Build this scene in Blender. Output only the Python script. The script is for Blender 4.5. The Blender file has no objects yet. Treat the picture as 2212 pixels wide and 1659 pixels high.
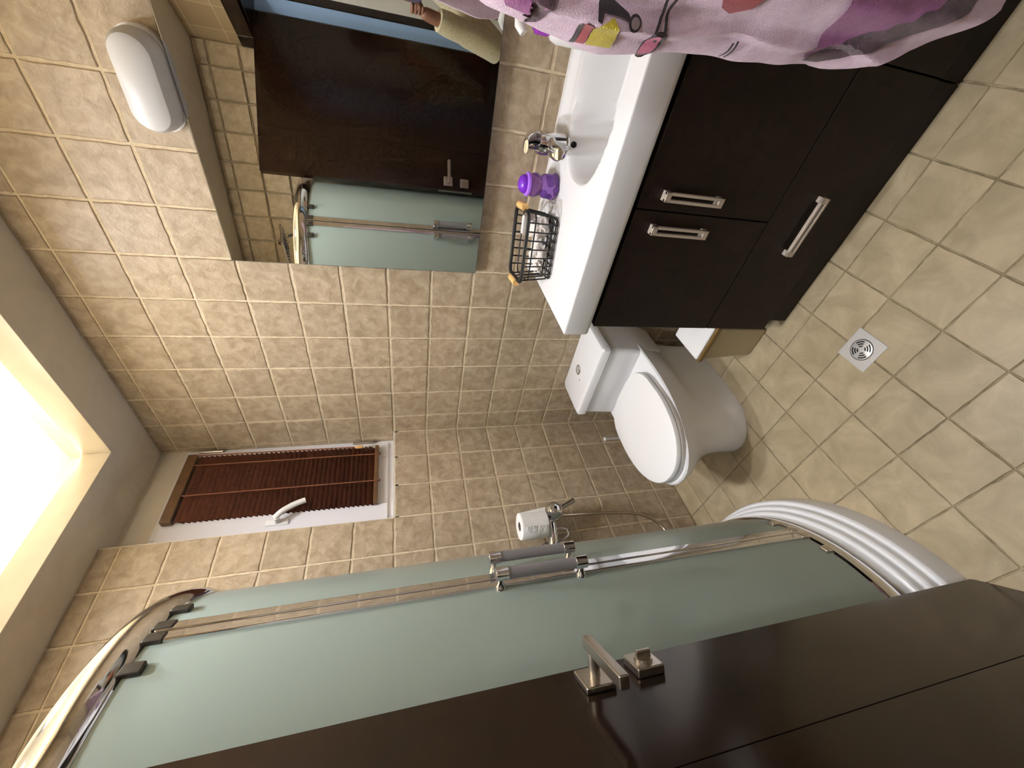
import bpy, bmesh, math, random
from mathutils import Vector, Matrix, noise
random.seed(7)
S = 0.16            # one wall tile pitch in metres; everything below is laid out in tile pitches
scene = bpy.context.scene
COL = scene.collection
V = Vector
sin, cos, pi, sqrt = math.sin, math.cos, math.pi, math.sqrt

# ---------------------------------------------------------------- camera
R = ((-0.209, -0.165, -0.964), (0.683, -0.730, -0.023), (0.700, 0.663, -0.265))
def camera():
    cd = bpy.data.cameras.new('camera'); cam = bpy.data.objects.new('camera', cd); COL.objects.link(cam)
    cd.sensor_fit = 'HORIZONTAL'; cd.sensor_width = 36.0
    cd.lens = 866.07 / 2212 * 36.0
    cd.clip_start = 0.004; cd.clip_end = 60
    fwd = V((0.7000, 0.6631, -0.2650)).normalized()
    up = V((0.6831, -0.7300, -0.0225)); up = (up - fwd * up.dot(fwd)).normalized()
    right = fwd.cross(up)
    m = Matrix((right, up, -fwd)).transposed().to_4x4()
    m.translation = V((-8.7665, -10.260, 8.5214)) * S
    cam.matrix_world = m
    scene.camera = cam
camera()

# ---------------------------------------------------------------- world, exposure
w = bpy.data.worlds.new('world'); scene.world = w; w.use_nodes = True
bg = w.node_tree.nodes['Background']; bg.inputs[0].default_value = (0.62, 0.76, 1.0, 1); bg.inputs[1].default_value = 2.0
scene.view_settings.view_transform = 'Standard'; scene.view_settings.look = 'None'
scene.view_settings.gamma = 1.0; scene.view_settings.use_curve_mapping = False
scene.view_settings.exposure = 0.0
scene.cycles.use_denoising = True
scene.cycles.use_adaptive_sampling = True; scene.cycles.adaptive_threshold = 0.04; scene.cycles.adaptive_min_samples = 24
scene.cycles.max_bounces = 8; scene.cycles.diffuse_bounces = 4; scene.cycles.glossy_bounces = 5
scene.cycles.transmission_bounces = 6; scene.cycles.transparent_max_bounces = 12
scene.cycles.sample_clamp_indirect = 6.0
PANEL = 490.0
COVE_FILL = 55.0
HALL_COOL = 58.0

# ---------------------------------------------------------------- materials
def lin(c):
    return tuple(((v / 255) / 12.92 if v / 255 <= 0.04045 else ((v / 255 + 0.055) / 1.055) ** 2.4) for v in c)
def mat(name, rgb, rough=0.5, metal=0.0, spec=0.5, coat=0.0, trans=0.0, ior=1.45, emit=None, es=0.0, sheen=0.0, sss=0.0):
    m = bpy.data.materials.new(name); m.use_nodes = True
    b = m.node_tree.nodes['Principled BSDF']
    b.inputs['Base Color'].default_value = (*lin(rgb), 1)
    b.inputs['Roughness'].default_value = rough; b.inputs['Metallic'].default_value = metal
    b.inputs['Specular IOR Level'].default_value = spec; b.inputs['Coat Weight'].default_value = coat
    b.inputs['Coat Roughness'].default_value = 0.05
    b.inputs['Transmission Weight'].default_value = trans; b.inputs['IOR'].default_value = ior
    b.inputs['Sheen Weight'].default_value = sheen
    if sss: b.inputs['Subsurface Weight'].default_value = sss; b.inputs['Subsurface Radius'].default_value = (0.01, 0.004, 0.002)
    if emit: b.inputs['Emission Color'].default_value = (*lin(emit), 1); b.inputs['Emission Strength'].default_value = es
    return m
def N(m, t, **kw):
    n = m.node_tree.nodes.new(t)
    for k, v in kw.items(): setattr(n, k, v)
    return n
def L(m, a, b): m.node_tree.links.new(a, b)
def noise_color(m, c1, c2, scale, detail=4, lo=0.35, hi=0.65, bump=0.0, bscale=None, rnd=0.0, bdist=0.002):
    """two-tone noise colour, per-object brightness shift, fine bump"""
    b = m.node_tree.nodes['Principled BSDF']
    tc = N(m, 'ShaderNodeNewGeometry'); oi = N(m, 'ShaderNodeObjectInfo')
    off = N(m, 'ShaderNodeVectorMath', operation='ADD'); L(m, tc.outputs['Position'], off.inputs[0])
    sc = N(m, 'ShaderNodeVectorMath', operation='SCALE'); sc.inputs[0].default_value = (13.1, 7.7, 3.3)
    L(m, oi.outputs['Random'], sc.inputs['Scale']); L(m, sc.outputs[0], off.inputs[1])
    nz = N(m, 'ShaderNodeTexNoise'); nz.inputs['Scale'].default_value = scale; nz.inputs['Detail'].default_value = detail
    nz.inputs['Roughness'].default_value = 0.62; nz.inputs['Distortion'].default_value = 0.6
    L(m, off.outputs[0], nz.inputs['Vector'])
    rp = N(m, 'ShaderNodeValToRGB'); rp.color_ramp.elements[0].position = lo; rp.color_ramp.elements[1].position = hi
    rp.color_ramp.elements[0].color = (*lin(c1), 1); rp.color_ramp.elements[1].color = (*lin(c2), 1)
    L(m, nz.outputs['Fac'], rp.inputs['Fac'])
    out = rp.outputs['Color']
    if rnd:
        mp = N(m, 'ShaderNodeMapRange'); mp.inputs['To Min'].default_value = 1 - rnd; mp.inputs['To Max'].default_value = 1 + rnd
        L(m, oi.outputs['Random'], mp.inputs['Value'])
        hs = N(m, 'ShaderNodeHueSaturation'); L(m, mp.outputs[0], hs.inputs['Value']); L(m, out, hs.inputs['Color']); out = hs.outputs[0]
    L(m, out, b.inputs['Base Color'])
    if bump:
        n2 = N(m, 'ShaderNodeTexNoise'); n2.inputs['Scale'].default_value = bscale or scale * 5; n2.inputs['Detail'].default_value = 5
        n2.inputs['Distortion'].default_value = 1.0
        L(m, off.outputs[0], n2.inputs['Vector'])
        bp = N(m, 'ShaderNodeBump'); bp.inputs['Strength'].default_value = bump; bp.inputs['Distance'].default_value = bdist
        L(m, n2.outputs['Fac'], bp.inputs['Height']); L(m, bp.outputs[0], b.inputs['Normal'])
    return m

M = {}
M['tile'] = noise_color(mat('tile_wall', (180, 155, 122), 0.42), (146, 129, 106), (180, 164, 141), 24, 9, 0.33, 0.64, 0.55, 85, 0.05)
M['tile_floor'] = noise_color(mat('tile_floor', (186, 168, 136), 0.4), (150, 136, 109), (175, 160, 132), 9, 5, 0.35, 0.66, 0.2, 40, 0.035)
M['grout'] = noise_color(mat('grout_wall', (215, 195, 160), 0.85), (196, 180, 152), (216, 201, 174), 60, 3, bump=0.4, bscale=160)
M['grout_floor'] = noise_color(mat('grout_floor', (140, 125, 88), 0.9), (112, 100, 76), (158, 144, 118), 25, 3, bump=0.4, bscale=160)
M['plaster'] = noise_color(mat('plaster', (196, 186, 168), 0.85), (206, 197, 181), (216, 207, 191), 5, 3, bump=0.1, bscale=90)
M['plaster_white'] = noise_color(mat('plaster_white', (232, 226, 214), 0.8), (228, 222, 210), (236, 230, 218), 5, 3)
M['white'] = mat('white_ceramic', (230, 230, 231), 0.08, spec=0.5)
M['white_plastic'] = mat('white_plastic', (236, 235, 234), 0.3)
M['pvc'] = mat('white_pvc', (230, 228, 232), 0.3)
M['shade'] = mat('opal_shade', (196, 196, 196), 0.35, sss=0.0)
M['chrome'] = mat('chrome', (225, 225, 228), 0.06, 1.0)
M['satin'] = mat('satin_nickel', (196, 188, 178), 0.28, 1.0)
M['pull'] = mat('pull_satin', (196, 184, 170), 0.35, 0.35)
M['steel'] = mat('brushed_steel', (200, 199, 197), 0.35, 0.45)
M['dark'] = mat('dark_void', (14, 13, 12), 0.8)
M['black_metal'] = mat('black_wire', (22, 20, 20), 0.45)
M['bracket'] = mat('roller_bracket', (48, 44, 37), 0.4)
M['grip'] = mat('grey_grip', (138, 136, 140), 0.35)
M['mirror'] = mat('mirror_silver', (226, 228, 226), 0.0, 1.0)
M['mirror_edge'] = mat('mirror_backing', (92, 90, 84), 0.5)
M['wenge'] = noise_color(mat('wenge', (30, 19, 13), 0.42, spec=0.3), (24, 15, 10), (36, 24, 17), 30, 6)
M['door'] = noise_color(mat('door_lacquer', (30, 17, 10), 0.17, spec=0.4), (26, 15, 8), (34, 20, 12), 8, 5)
M['frame_dark'] = mat('frame_lacquer', (30, 19, 14), 0.25)
M['wood'] = noise_color(mat('beech', (222, 178, 112), 0.5), (212, 166, 98), (230, 190, 128), 30, 4)
M['blind'] = noise_color(mat('blind_slat', (84, 44, 28), 0.42), (74, 38, 24), (94, 50, 32), 25, 4)
M['blind_rail'] = noise_color(mat('blind_rail', (92, 66, 42), 0.45), (84, 60, 38), (102, 74, 48), 25, 4)
M['cord'] = mat('brown_cord', (120, 72, 48), 0.7)
M['paper'] = noise_color(mat('paper', (236, 234, 230), 0.9), (230, 228, 224), (240, 238, 235), 20, 3, bump=0.25, bscale=120)
M['tissue'] = mat('crumpled_tissue', (228, 220, 214), 0.9)
M['card'] = mat('core_card', (120, 104, 96), 0.9)
M['purple'] = mat('purple_plastic', (110, 40, 190), 0.25)
M['violet'] = mat('violet_plastic', (168, 110, 236), 0.3)
M['purple_clear'] = mat('purple_bottle', (178, 130, 220), 0.06, trans=0.8, ior=1.3)
M['magenta'] = mat('magenta_plastic', (148, 50, 178), 0.25)
M['hose'] = mat('hose_steel', (206, 192, 172), 0.22, 1.0)
M['bin'] = mat('bin_plastic', (168, 154, 124), 0.35)
M['bin_rim'] = mat('bin_rim', (118, 94, 52), 0.35, 0.3)
M['skin'] = mat('skin', (142, 102, 82), 0.5)
M['hair'] = mat('hair', (24, 18, 15), 0.6)
M['fleece_beige'] = noise_color(mat('fleece_beige', (206, 194, 154), 0.95, sheen=0.4), (190, 178, 136), (216, 205, 168), 120, 4, bump=0.7, bscale=500)
M['orange'] = noise_color(mat('orange_cotton', (214, 128, 74), 0.9), (206, 118, 66), (222, 138, 84), 60, 3)
M['trousers'] = mat('dark_trousers', (48, 44, 42), 0.9)
M['phone'] = mat('phone_back', (96, 94, 118), 0.3)
def fleece(name, a, b):
    return noise_color(mat(name, a, 0.95, sheen=0.35), a, b, 70, 5, 0.3, 0.7, bump=0.8, bscale=420, bdist=0.003)
M['robe'] = fleece('robe_fleece', (226, 194, 218), (240, 214, 232))
M['robe_light'] = fleece('robe_edge', (204, 174, 186), (220, 192, 202))
M['robe_purple'] = fleece('robe_purple', (150, 86, 140), (170, 106, 160))
M['robe_dark'] = fleece('robe_dark', (36, 24, 34), (52, 36, 46))
M['robe_lace'] = fleece('robe_lace', (62, 40, 56), (104, 78, 92))
M['robe_yellow'] = fleece('robe_yellow', (186, 166, 40), (204, 186, 60))
M['robe_red'] = fleece('robe_red', (150, 50, 62), (172, 70, 82))
M['robe_pink'] = fleece('robe_pink', (214, 92, 140), (236, 130, 168))
M['robe_grey'] = fleece('robe_grey', (146, 130, 138), (160, 144, 150))
def frosted():
    m = bpy.data.materials.new('frosted_glass'); m.use_nodes = True
    nt = m.node_tree; nt.nodes.clear()
    out = N(m, 'ShaderNodeOutputMaterial')
    d = N(m, 'ShaderNodeBsdfDiffuse'); d.inputs[0].default_value = (*lin((196, 212, 204)), 1)
    t = N(m, 'ShaderNodeBsdfTranslucent'); t.inputs[0].default_value = (*lin((228, 242, 236)), 1)
    x = N(m, 'ShaderNodeMixShader'); x.inputs[0].default_value = 0.5; L(m, d.outputs[0], x.inputs[1]); L(m, t.outputs[0], x.inputs[2])
    g = N(m, 'ShaderNodeBsdfGlossy'); g.inputs['Roughness'].default_value = 0.28
    f = N(m, 'ShaderNodeFresnel'); f.inputs[0].default_value = 1.5
    y = N(m, 'ShaderNodeMixShader'); L(m, f.outputs[0], y.inputs[0]); L(m, x.outputs[0], y.inputs[1]); L(m, g.outputs[0], y.inputs[2])
    L(m, y.outputs[0], out.inputs[0]); return m
M['frosted'] = frosted()
def pane_mat():
    m = mat('window_glass', (235, 242, 245), 0.0, trans=1.0, ior=1.01); return m
M['pane'] = pane_mat()
M['bulb'] = mat('panel_glow', (255, 255, 255), 0.5, emit=(240, 243, 252), es=PANEL)
M['cove'] = mat('cove_fill_strip', (255, 255, 255), 0.5, emit=(255, 246, 226), es=COVE_FILL)
M['hall_glow'] = mat('hall_lamp_glow', (255, 255, 255), 0.5, emit=(244, 246, 250), es=HALL_COOL)
def tile_print(name):
    """far wall stretches: tile joints only as colour and relief"""
    m = mat(name, (180, 155, 122), 0.5); b = m.node_tree.nodes['Principled BSDF']
    g = N(m, 'ShaderNodeNewGeometry'); sp = N(m, 'ShaderNodeSeparateXYZ'); L(m, g.outputs['Position'], sp.inputs[0])
    ad = N(m, 'ShaderNodeMath', operation='SUBTRACT'); L(m, sp.outputs[0], ad.inputs[0]); L(m, sp.outputs[1], ad.inputs[1])
    ml = N(m, 'ShaderNodeMath', operation='MULTIPLY'); ml.inputs[1].default_value = 0.75; L(m, ad.outputs[0], ml.inputs[0])
    cb = N(m, 'ShaderNodeCombineXYZ'); L(m, ml.outputs[0], cb.inputs[0]); L(m, sp.outputs[2], cb.inputs[1])
    br = N(m, 'ShaderNodeTexBrick'); br.offset = 0; br.inputs['Scale'].default_value = 1.0
    br.inputs['Brick Width'].default_value = S; br.inputs['Row Height'].default_value = S; br.inputs['Mortar Size'].default_value = 0.0025
    br.inputs['Color1'].default_value = (*lin((156, 138, 112)), 1); br.inputs['Color2'].default_value = (*lin((172, 154, 128)), 1)
    br.inputs['Mortar'].default_value = (*lin((196, 178, 148)), 1)
    L(m, cb.outputs[0], br.inputs['Vector']); L(m, br.outputs['Color'], b.inputs['Base Color']); return m
M['tile_print'] = tile_print('tile_print')

# ---------------------------------------------------------------- mesh helpers (tile pitches)
class MB:
    def __init__(s): s.v = []; s.f = []
    def add(s, verts, faces):
        o = len(s.v); s.v += [tuple(p) for p in verts]; s.f += [tuple(i + o for i in f) for f in faces]; return s
    def box(s, x0, x1, y0, y1, z0, z1):
        x0, x1 = sorted((x0, x1)); y0, y1 = sorted((y0, y1)); z0, z1 = sorted((z0, z1))
        return s.add([(x0,y0,z0),(x1,y0,z0),(x1,y1,z0),(x0,y1,z0),(x0,y0,z1),(x1,y0,z1),(x1,y1,z1),(x0,y1,z1)],
                     [(3,2,1,0),(4,5,6,7),(0,1,5,4),(1,2,6,5),(2,3,7,6),(3,0,4,7)])
    def obox(s, c, a, b, n):                        # centre and three half-axis vectors
        c, a, b, n = V(c), V(a), V(b), V(n)
        if a.cross(b).dot(n) < 0: a, b = b, a
        p = [c+sa*a+sb*b+sn*n for sn in (-1,1) for sa, sb in ((-1,-1),(1,-1),(1,1),(-1,1))]
        return s.add(p, [(3,2,1,0),(4,5,6,7),(0,1,5,4),(1,2,6,5),(2,3,7,6),(3,0,4,7)])
    def loft(s, rings, cap0=True, cap1=True, closed=True):
        n = len(rings[0]); vs = [p for r in rings for p in r]; fs = []
        for i in range(len(rings)-1):
            for j in range(n if closed else n-1):
                k = (j+1) % n; fs.append((i*n+j, i*n+k, (i+1)*n+k, (i+1)*n+j))
        if cap0: fs.append(tuple(range(n-1, -1, -1)))
        if cap1: fs.append(tuple((len(rings)-1)*n+j for j in range(n)))
        return s.add(vs, fs)
    def prism(s, poly, z0, z1):
        a = sum(poly[i][0]*poly[(i+1)%len(poly)][1]-poly[(i+1)%len(poly)][0]*poly[i][1] for i in range(len(poly)))
        if a < 0: poly = poly[::-1]
        return s.loft([[(x,y,z0) for x,y in poly], [(x,y,z1) for x,y in poly]])
    def tube(s, pts, r, n=10, cap=True, closed=False):
        pts = [V(p) for p in pts]; k = len(pts); rr = r if isinstance(r, (list, tuple)) else [r]*k
        t0 = (pts[1]-pts[0]).normalized(); up = V((0,0,1)) if abs(t0.z) < 0.9 else V((1,0,0))
        u = t0.cross(up).normalized(); rings = []
        for i in range(k):
            t = ((pts[(i+1)%k] if closed or i < k-1 else pts[i]) - (pts[i-1] if closed or i > 0 else pts[i])).normalized()
            u = (u - t*u.dot(t)).normalized(); w_ = t.cross(u)
            rings.append([pts[i] + (u*cos(2*pi*j/n) + w_*sin(2*pi*j/n))*rr[i] for j in range(n)])
        if closed: rings.append(rings[0]); cap = False
        return s.loft(rings, cap, cap)
    def lathe(s, prof, o, ax=(0,0,1), n=24):        # prof: (radius, height) from bottom up
        ax = V(ax).normalized(); u = ax.orthogonal().normalized(); w_ = ax.cross(u); o = V(o)
        return s.loft([[o + ax*h + (u*cos(2*pi*j/n) + w_*sin(2*pi*j/n))*max(r, 1e-4) for j in range(n)] for r, h in prof])
    def sphere(s, c, r, n=14, sc=(1,1,1)):
        c = V(c)
        return s.loft([[c + V((sin(pi*i/n)*cos(2*pi*j/(2*n))*sc[0], sin(pi*i/n)*sin(2*pi*j/(2*n))*sc[1], -cos(pi*i/n)*sc[2]))*r
                        if 0 < i < n else c + V((cos(2*pi*j/(2*n))*1e-3, sin(2*pi*j/(2*n))*1e-3, -cos(pi*i/n)*sc[2]))*r
                        for j in range(2*n)] for i in range(n+1)])
    def build(s, name, m, parent=None, smooth=False, bevel=0.0, seg=2, sub=0, origin=None):
        me = bpy.data.meshes.new(name)
        if parent is not None: o = V(parent['_o'])
        elif origin is not None: o = V(origin)
        else:
            xs = [p[0] for p in s.v]; ys = [p[1] for p in s.v]; zs = [p[2] for p in s.v]
            o = V(((min(xs)+max(xs))/2, (min(ys)+max(ys))/2, min(zs)))
        me.from_pydata([tuple((V(p)-o)*S) for p in s.v], [], s.f); me.validate(); me.update()
        ob = bpy.data.objects.new(name, me); COL.objects.link(ob); me.materials.append(M[m] if isinstance(m, str) else m)
        ob['_o'] = tuple(o)
        if parent is not None: ob.parent = parent
        else: ob.location = o*S
        if smooth:
            for p in me.polygons: p.use_smooth = True
        if bevel:
            b = ob.modifiers.new('bevel', 'BEVEL'); b.width = bevel*S; b.segments = seg; b.limit_method = 'ANGLE'; b.angle_limit = math.radians(40)
            for p in me.polygons: p.use_smooth = True
            wn = ob.modifiers.new('wn', 'WEIGHTED_NORMAL'); wn.keep_sharp = True
        if sub:
            q = ob.modifiers.new('sub', 'SUBSURF'); q.levels = q.render_levels = sub
        if smooth and not sub and not bevel:
            try: me.set_sharp_from_angle(angle=math.radians(38))
            except Exception: pass
        return ob
def empty(name, loc):
    o = bpy.data.objects.new(name, None); COL.objects.link(o); o.location = V(loc)*S; o['_o'] = tuple(loc); o.empty_display_size = 0.02; return o
def tag(o, label, cat, group=None):
    o['label'] = label; o['category'] = cat
    if group: o['group'] = group
    return o
def thing(name, label, cat, loc, group=None): return tag(empty(name, loc), label, cat, group)
def struct(o, label=None, cat=None):
    o['kind'] = 'structure'
    if label: o['label'] = label
    if cat: o['category'] = cat
    return o

# ---------------------------------------------------------------- room plan
ZC = 15.21; ZL = 15.77; ZT = 17.3            # dropped ceiling, its top face, slab above
YF = -12.6
A_, B_ = V((0,0)), V((-10.3,0))
CD = V((-11.45,-8.05)); U = V((0.737,-0.676)).normalized(); WV = V((-U.y*-1, -U.x))   # U along door wall
WO = V((U.y, -U.x))                                                                    # outward (to the hall)
if WO.dot(V((1,1))) > 0: WO = -WO
TD = (YF - CD.y)/U.y; D_ = CD + U*TD
E_ = V((0,YF))
SILL = 8.80; WX = -3.03; WD = 0.45           # window recess: from the right wall to WX, WD deep
G = 0.022                                    # grout depth

# tile meshes shared by all walls and the floor
def tile_mesh(name, m, seed, th=0.05, ed=1.0):
    rd = random.Random(seed); k = 7; ring0 = []; ring1 = []
    def side(i, t):
        return [(t,0),(1,t),(1-t,1),(0,1-t)][i], [(0,1),(-1,0),(0,-1),(1,0)][i]
    for i in range(4):
        for j in range(k):
            (x,y),(nx,ny) = side(i, j/k); d = rd.uniform(0.0, 0.02)*ed; e = rd.uniform(0.010, 0.024)*ed
            if j == 0:
                cx = 0.5-x; cy = 0.5-y; nx, ny = cx*1.3, cy*1.3; d = rd.uniform(0.004, 0.02)
            ring0.append((x+nx*d, y+ny*d)); ring1.append((x+nx*(d+e), y+ny*(d+e)))
    n = len(ring0)
    vs = [(x,y,-th) for x,y in ring0] + [(x,y,-0.014) for x,y in ring0] + [(x,y,0) for x,y in ring1]
    fs = []
    for a in (0, n):
        for j in range(n): fs.append((a+j, a+(j+1)%n, a+n+(j+1)%n, a+n+j))
    fs.append(tuple(range(2*n, 3*n)))
    me = bpy.data.meshes.new(name); me.from_pydata(vs, [], fs); me.materials.append(M[m]); me.update()
    for p in me.polygons: p.use_smooth = len(p.vertices) == 4
    return me
TW = [tile_mesh('wall_tile', 'tile', 100+i) for i in range(10)]
TF = [tile_mesh('floor_tile', 'tile_floor', 200+i, ed=0.6) for i in range(6)]
def put_tile(parent, o, u, v, su, sv, meshes, gap=0.030, cnt=[0]):
    """o: lower corner of the cell, u, v unit vectors in the wall plane, su, sv cell size"""
    cnt[0] += 1
    if su < 0.1 or sv < 0.1: return
    u, v = V(u), V(v); nn = u.cross(v)
    a, b = su-gap, sv-gap
    p = (V(o)+u*gap/2+v*gap/2 + nn*random.uniform(-0.006, 0.004) - V(parent['_o']))*S
    tilt = random.uniform(-0.006, 0.006)
    m = Matrix(((u.x*a*S, v.x*b*S, nn.x*S, p.x), (u.y*a*S, v.y*b*S, nn.y*S, p.y), (u.z*a*S, v.z*b*S, nn.z*S, p.z), (0,0,0,1)))
    ob = bpy.data.objects.new('tile', random.choice(meshes)); COL.objects.link(ob); ob.parent = parent
    ob.matrix_local = m
def spans(lo, hi, off, step=1.0):
    """joint positions off + k*step between lo and hi"""
    k = math.ceil((lo-off)/step - 1e-6); e = [lo]
    while off+k*step < hi-1e-6:
        if off+k*step > lo+1e-6: e.append(off+k*step)
        k += 1
    e.append(hi); return list(zip(e[:-1], e[1:]))
ZROW = 13.796      # joint heights ZROW - k

# right wall (mirror wall)
m = MB().box(G, 1.2, YF-1.2, 1.2, -0.6, ZT)
wr = struct(m.build('wall_right', 'grout', origin=(0,-6,0)), 'beige tiled wall that carries the long mirror', 'wall')
for (a, b) in spans(-12.6, 0.45, -0.685, 1.0):
    for (z0, z1) in spans(0, ZC, ZROW):
        if a >= -0.01 and z0 < SILL-0.02: continue
        if b > 0 and a < 0: pass
        put_tile(wr, (0, b, z0), (0,-1,0), (0,0,1), b-a, z1-z0, TW)
# back wall (window wall): left part, part below the window, lintel strip above the sash
m = MB(); m.box(-12.5, WX, G, 1.2, -0.6, ZT); m.box(WX, G, G, 1.2, -0.6, SILL-0.03)
wb = struct(m.build('wall_back', 'grout', origin=(-5,0,0)), 'beige tiled wall around the window and the mixer', 'wall')
m = MB(); m.box(WX, G, WD+0.05, 1.2, 14.5, ZT); m.box(WX, G, G, WD+0.9, SILL-0.12, SILL+0.02)
m.box(WX-0.02, WX, 0.0, WD+0.2, SILL, ZC)
m.build('window_reveal', 'plaster', wb)
for (a, b) in spans(-10.3, 0, -1.021, 1.0):
    for (z0, z1) in spans(0, ZC, ZROW):
        if a >= WX-0.2 and z0 > SILL-0.2: continue
        put_tile(wb, (a, 0, z0), (1,0,0), (0,0,1), b-a, z1-z0, TW)
# left wall behind the shower
lw = (CD-B_); LL = lw.length; lu = lw.normalized(); ln = V((-lu.y, lu.x))      # ln points into the room
if ln.x < 0: ln = -ln
def lp(t, d, z): q = B_ + lu*t + ln*d; return (q.x, q.y, z)
m = MB(); m.loft([[lp(-1,-G,-0.6), lp(LL+0.3,-G,-0.6), lp(LL+0.3,-1.2,-0.6), lp(-1,-1.2,-0.6)], [lp(-1,-G,ZT), lp(LL+0.3,-G,ZT), lp(LL+0.3,-1.2,ZT), lp(-1,-1.2,ZT)]])
wl = struct(m.build('wall_left', 'grout', origin=(-11,-4,0)), 'beige tiled wall behind the shower, seen in the mirror', 'wall')
for (a, b) in spans(0, LL, 0.4):
    for (z0, z1) in spans(0, ZC, ZROW):
        o = lp(a, 0, z0); put_tile(wl, o, (lu.x, lu.y, 0), (0,0,1), b-a, z1-z0, TW)
# door wall (cuts the corner) with the doorway, and the front wall
T0, T1 = 0.56, 5.98; TH = 1.4; ZD = 13.12
def dp(t, d, z): q = CD + U*t + WO*d; return (q.x, q.y, z)       # d: outwards through the wall
m = MB()
def wseg(m, t0, t1, z0, z1, d0=0.0, d1=TH):
    c = [dp(t0,d0,0)[:2], dp(t1,d0,0)[:2], dp(t1,d1,0)[:2], dp(t0,d1,0)[:2]]
    m.prism(c, z0, z1)
wseg(m, -1.0, T0, -0.6, ZT); wseg(m, T1, TD+1.5, -0.6, ZT); wseg(m, T0, T1, ZD, ZT)
wd = struct(m.build('wall_door', 'tile_print', origin=dp(0,0,0)), 'short angled wall that holds the doorway', 'wall')
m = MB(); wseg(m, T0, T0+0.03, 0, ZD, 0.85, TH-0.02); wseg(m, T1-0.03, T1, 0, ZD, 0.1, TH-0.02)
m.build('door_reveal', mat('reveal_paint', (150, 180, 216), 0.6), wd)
m = MB().box(D_.x-0.3, 1.2, YF-1.2, YF, -0.6, ZT)
struct(m.build('wall_front', 'tile_print'), 'tiled wall beside the doorway with the robe hook', 'wall')
# door frame: dark casing on both faces
m = MB(); wseg(m, T0-0.5, T0, 0, ZD+0.5, -0.1, 0.02); wseg(m, T1, T1+0.42, 0, ZD+0.5, -0.1, 0.02); wseg(m, T0, T1, ZD, ZD+0.5, -0.1, 0.02)
fr = struct(m.build('trim_1', 'frame_dark', bevel=0.02, origin=dp(0,0,0)), 'dark brown casing around the doorway', 'door frame')
m = MB(); wseg(m, T0-0.3, T0+0.05, 0, ZD+0.3, TH, TH+0.3); wseg(m, T1-0.05, T1+0.3, 0, ZD+0.3, TH, TH+0.3); wseg(m, T0, T1, ZD-0.05, ZD+0.3, TH, TH+0.3)
m.build('outer_casing', 'frame_dark', fr, bevel=0.02)
m = MB(); wseg(m, T0, T1, ZD-0.06, ZD, 0.0, TH); m.build('head_lining', 'frame_dark', fr)
# floor
fp = [(0.6,1.0), (-12.2,1.0), (-13,-8), (-13.5,-11), (-7,-17), (0.6,-13.6)]
m = MB().prism(fp, -0.6, -G)
fl = struct(m.build('floor', 'grout_floor', origin=(-5,-6,-G)), 'beige tiled bathroom floor', 'floor')
def inroom(x, y):
    if x > 0 or y > 0 or y < YF: return False
    return (V((x,y))-B_).dot(ln) > 0
TQ = V((-8.48,-1.55)); TR = 3.5                    # shower quadrant centre and tray radius
for (x0, x1) in spans(-11.5, 0, -3.06, 1.0029):
    for (y0, y1) in spans(YF, 0, -4.711, 1.0029):
        cx, cy = (x0+x1)/2, (y0+y1)/2
        if not (inroom(cx, cy) and (V((cx,cy))-CD).dot(WO) < 0.3): continue
        if x1 < TQ.x+TR-0.2 and y0 > TQ.y: continue
        if x1 < TQ.x and y0 > TQ.y-TR+0.2: continue
        if (V((x1,y0))-TQ).length < TR-0.2 and x1 < TQ.x+TR and y0 < TQ.y and x1 > TQ.x: continue
        put_tile(fl, (x0, y0, 0), (1,0,0), (0,1,0), x1-x0, y1-y0, TF, gap=0.012)
# hall behind the doorway
m = MB(); wseg(m, -6, 12, -0.6, -0.02, TH, 9.5); struct(m.build('floor_hall', 'tile_floor'), 'hall floor outside the doorway', 'floor')
m = MB(); wseg(m, -6, 12, -0.6, ZT, 9.5, 10); wseg(m, -6.5, -6, -0.6, ZT, TH, 10); wseg(m, 12, 12.5, -0.6, ZT, TH, 10); wseg(m, -6, -1.0, -0.6, ZT, TH, TH+0.4); wseg(m, TD+1.5, 12, -0.6, ZT, TH, TH+0.4)
struct(m.build('wall_hall', 'plaster_white'), 'cream hall walls seen in the mirror', 'wall')
m = MB(); wseg(m, -6, 12, ZT-1.0, ZT, TH, 9.5); struct(m.build('ceiling_hall', 'plaster_white'), 'white hall ceiling', 'ceiling')
# ceilings: dropped border with open middle, slab above
HX0, HX1, HY0, HY1 = -9.2, -1.22, -11.0, -1.19
m = MB(); m.box(HX1, 0.2, YF-0.2, 0.9, ZC, ZL); m.box(-12.6, HX0, YF-0.2, 0.9, ZC, ZL); m.box(HX0, HX1, HY1, 0.9, ZC, ZL); m.box(HX0, HX1, YF-0.2, HY0, ZC, ZL)
struct(m.build('ceiling', 'plaster', bevel=0.01), 'dropped plaster border of the ceiling', 'ceiling')
m = MB().box(-13, 1.3, YF-1.2, 1.3, ZT, ZT+0.5)
struct(m.build('ceiling_recess', mat('recess_paint', (246,238,216), 0.85)), 'raised cream middle of the ceiling glowing with light', 'ceiling')

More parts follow.
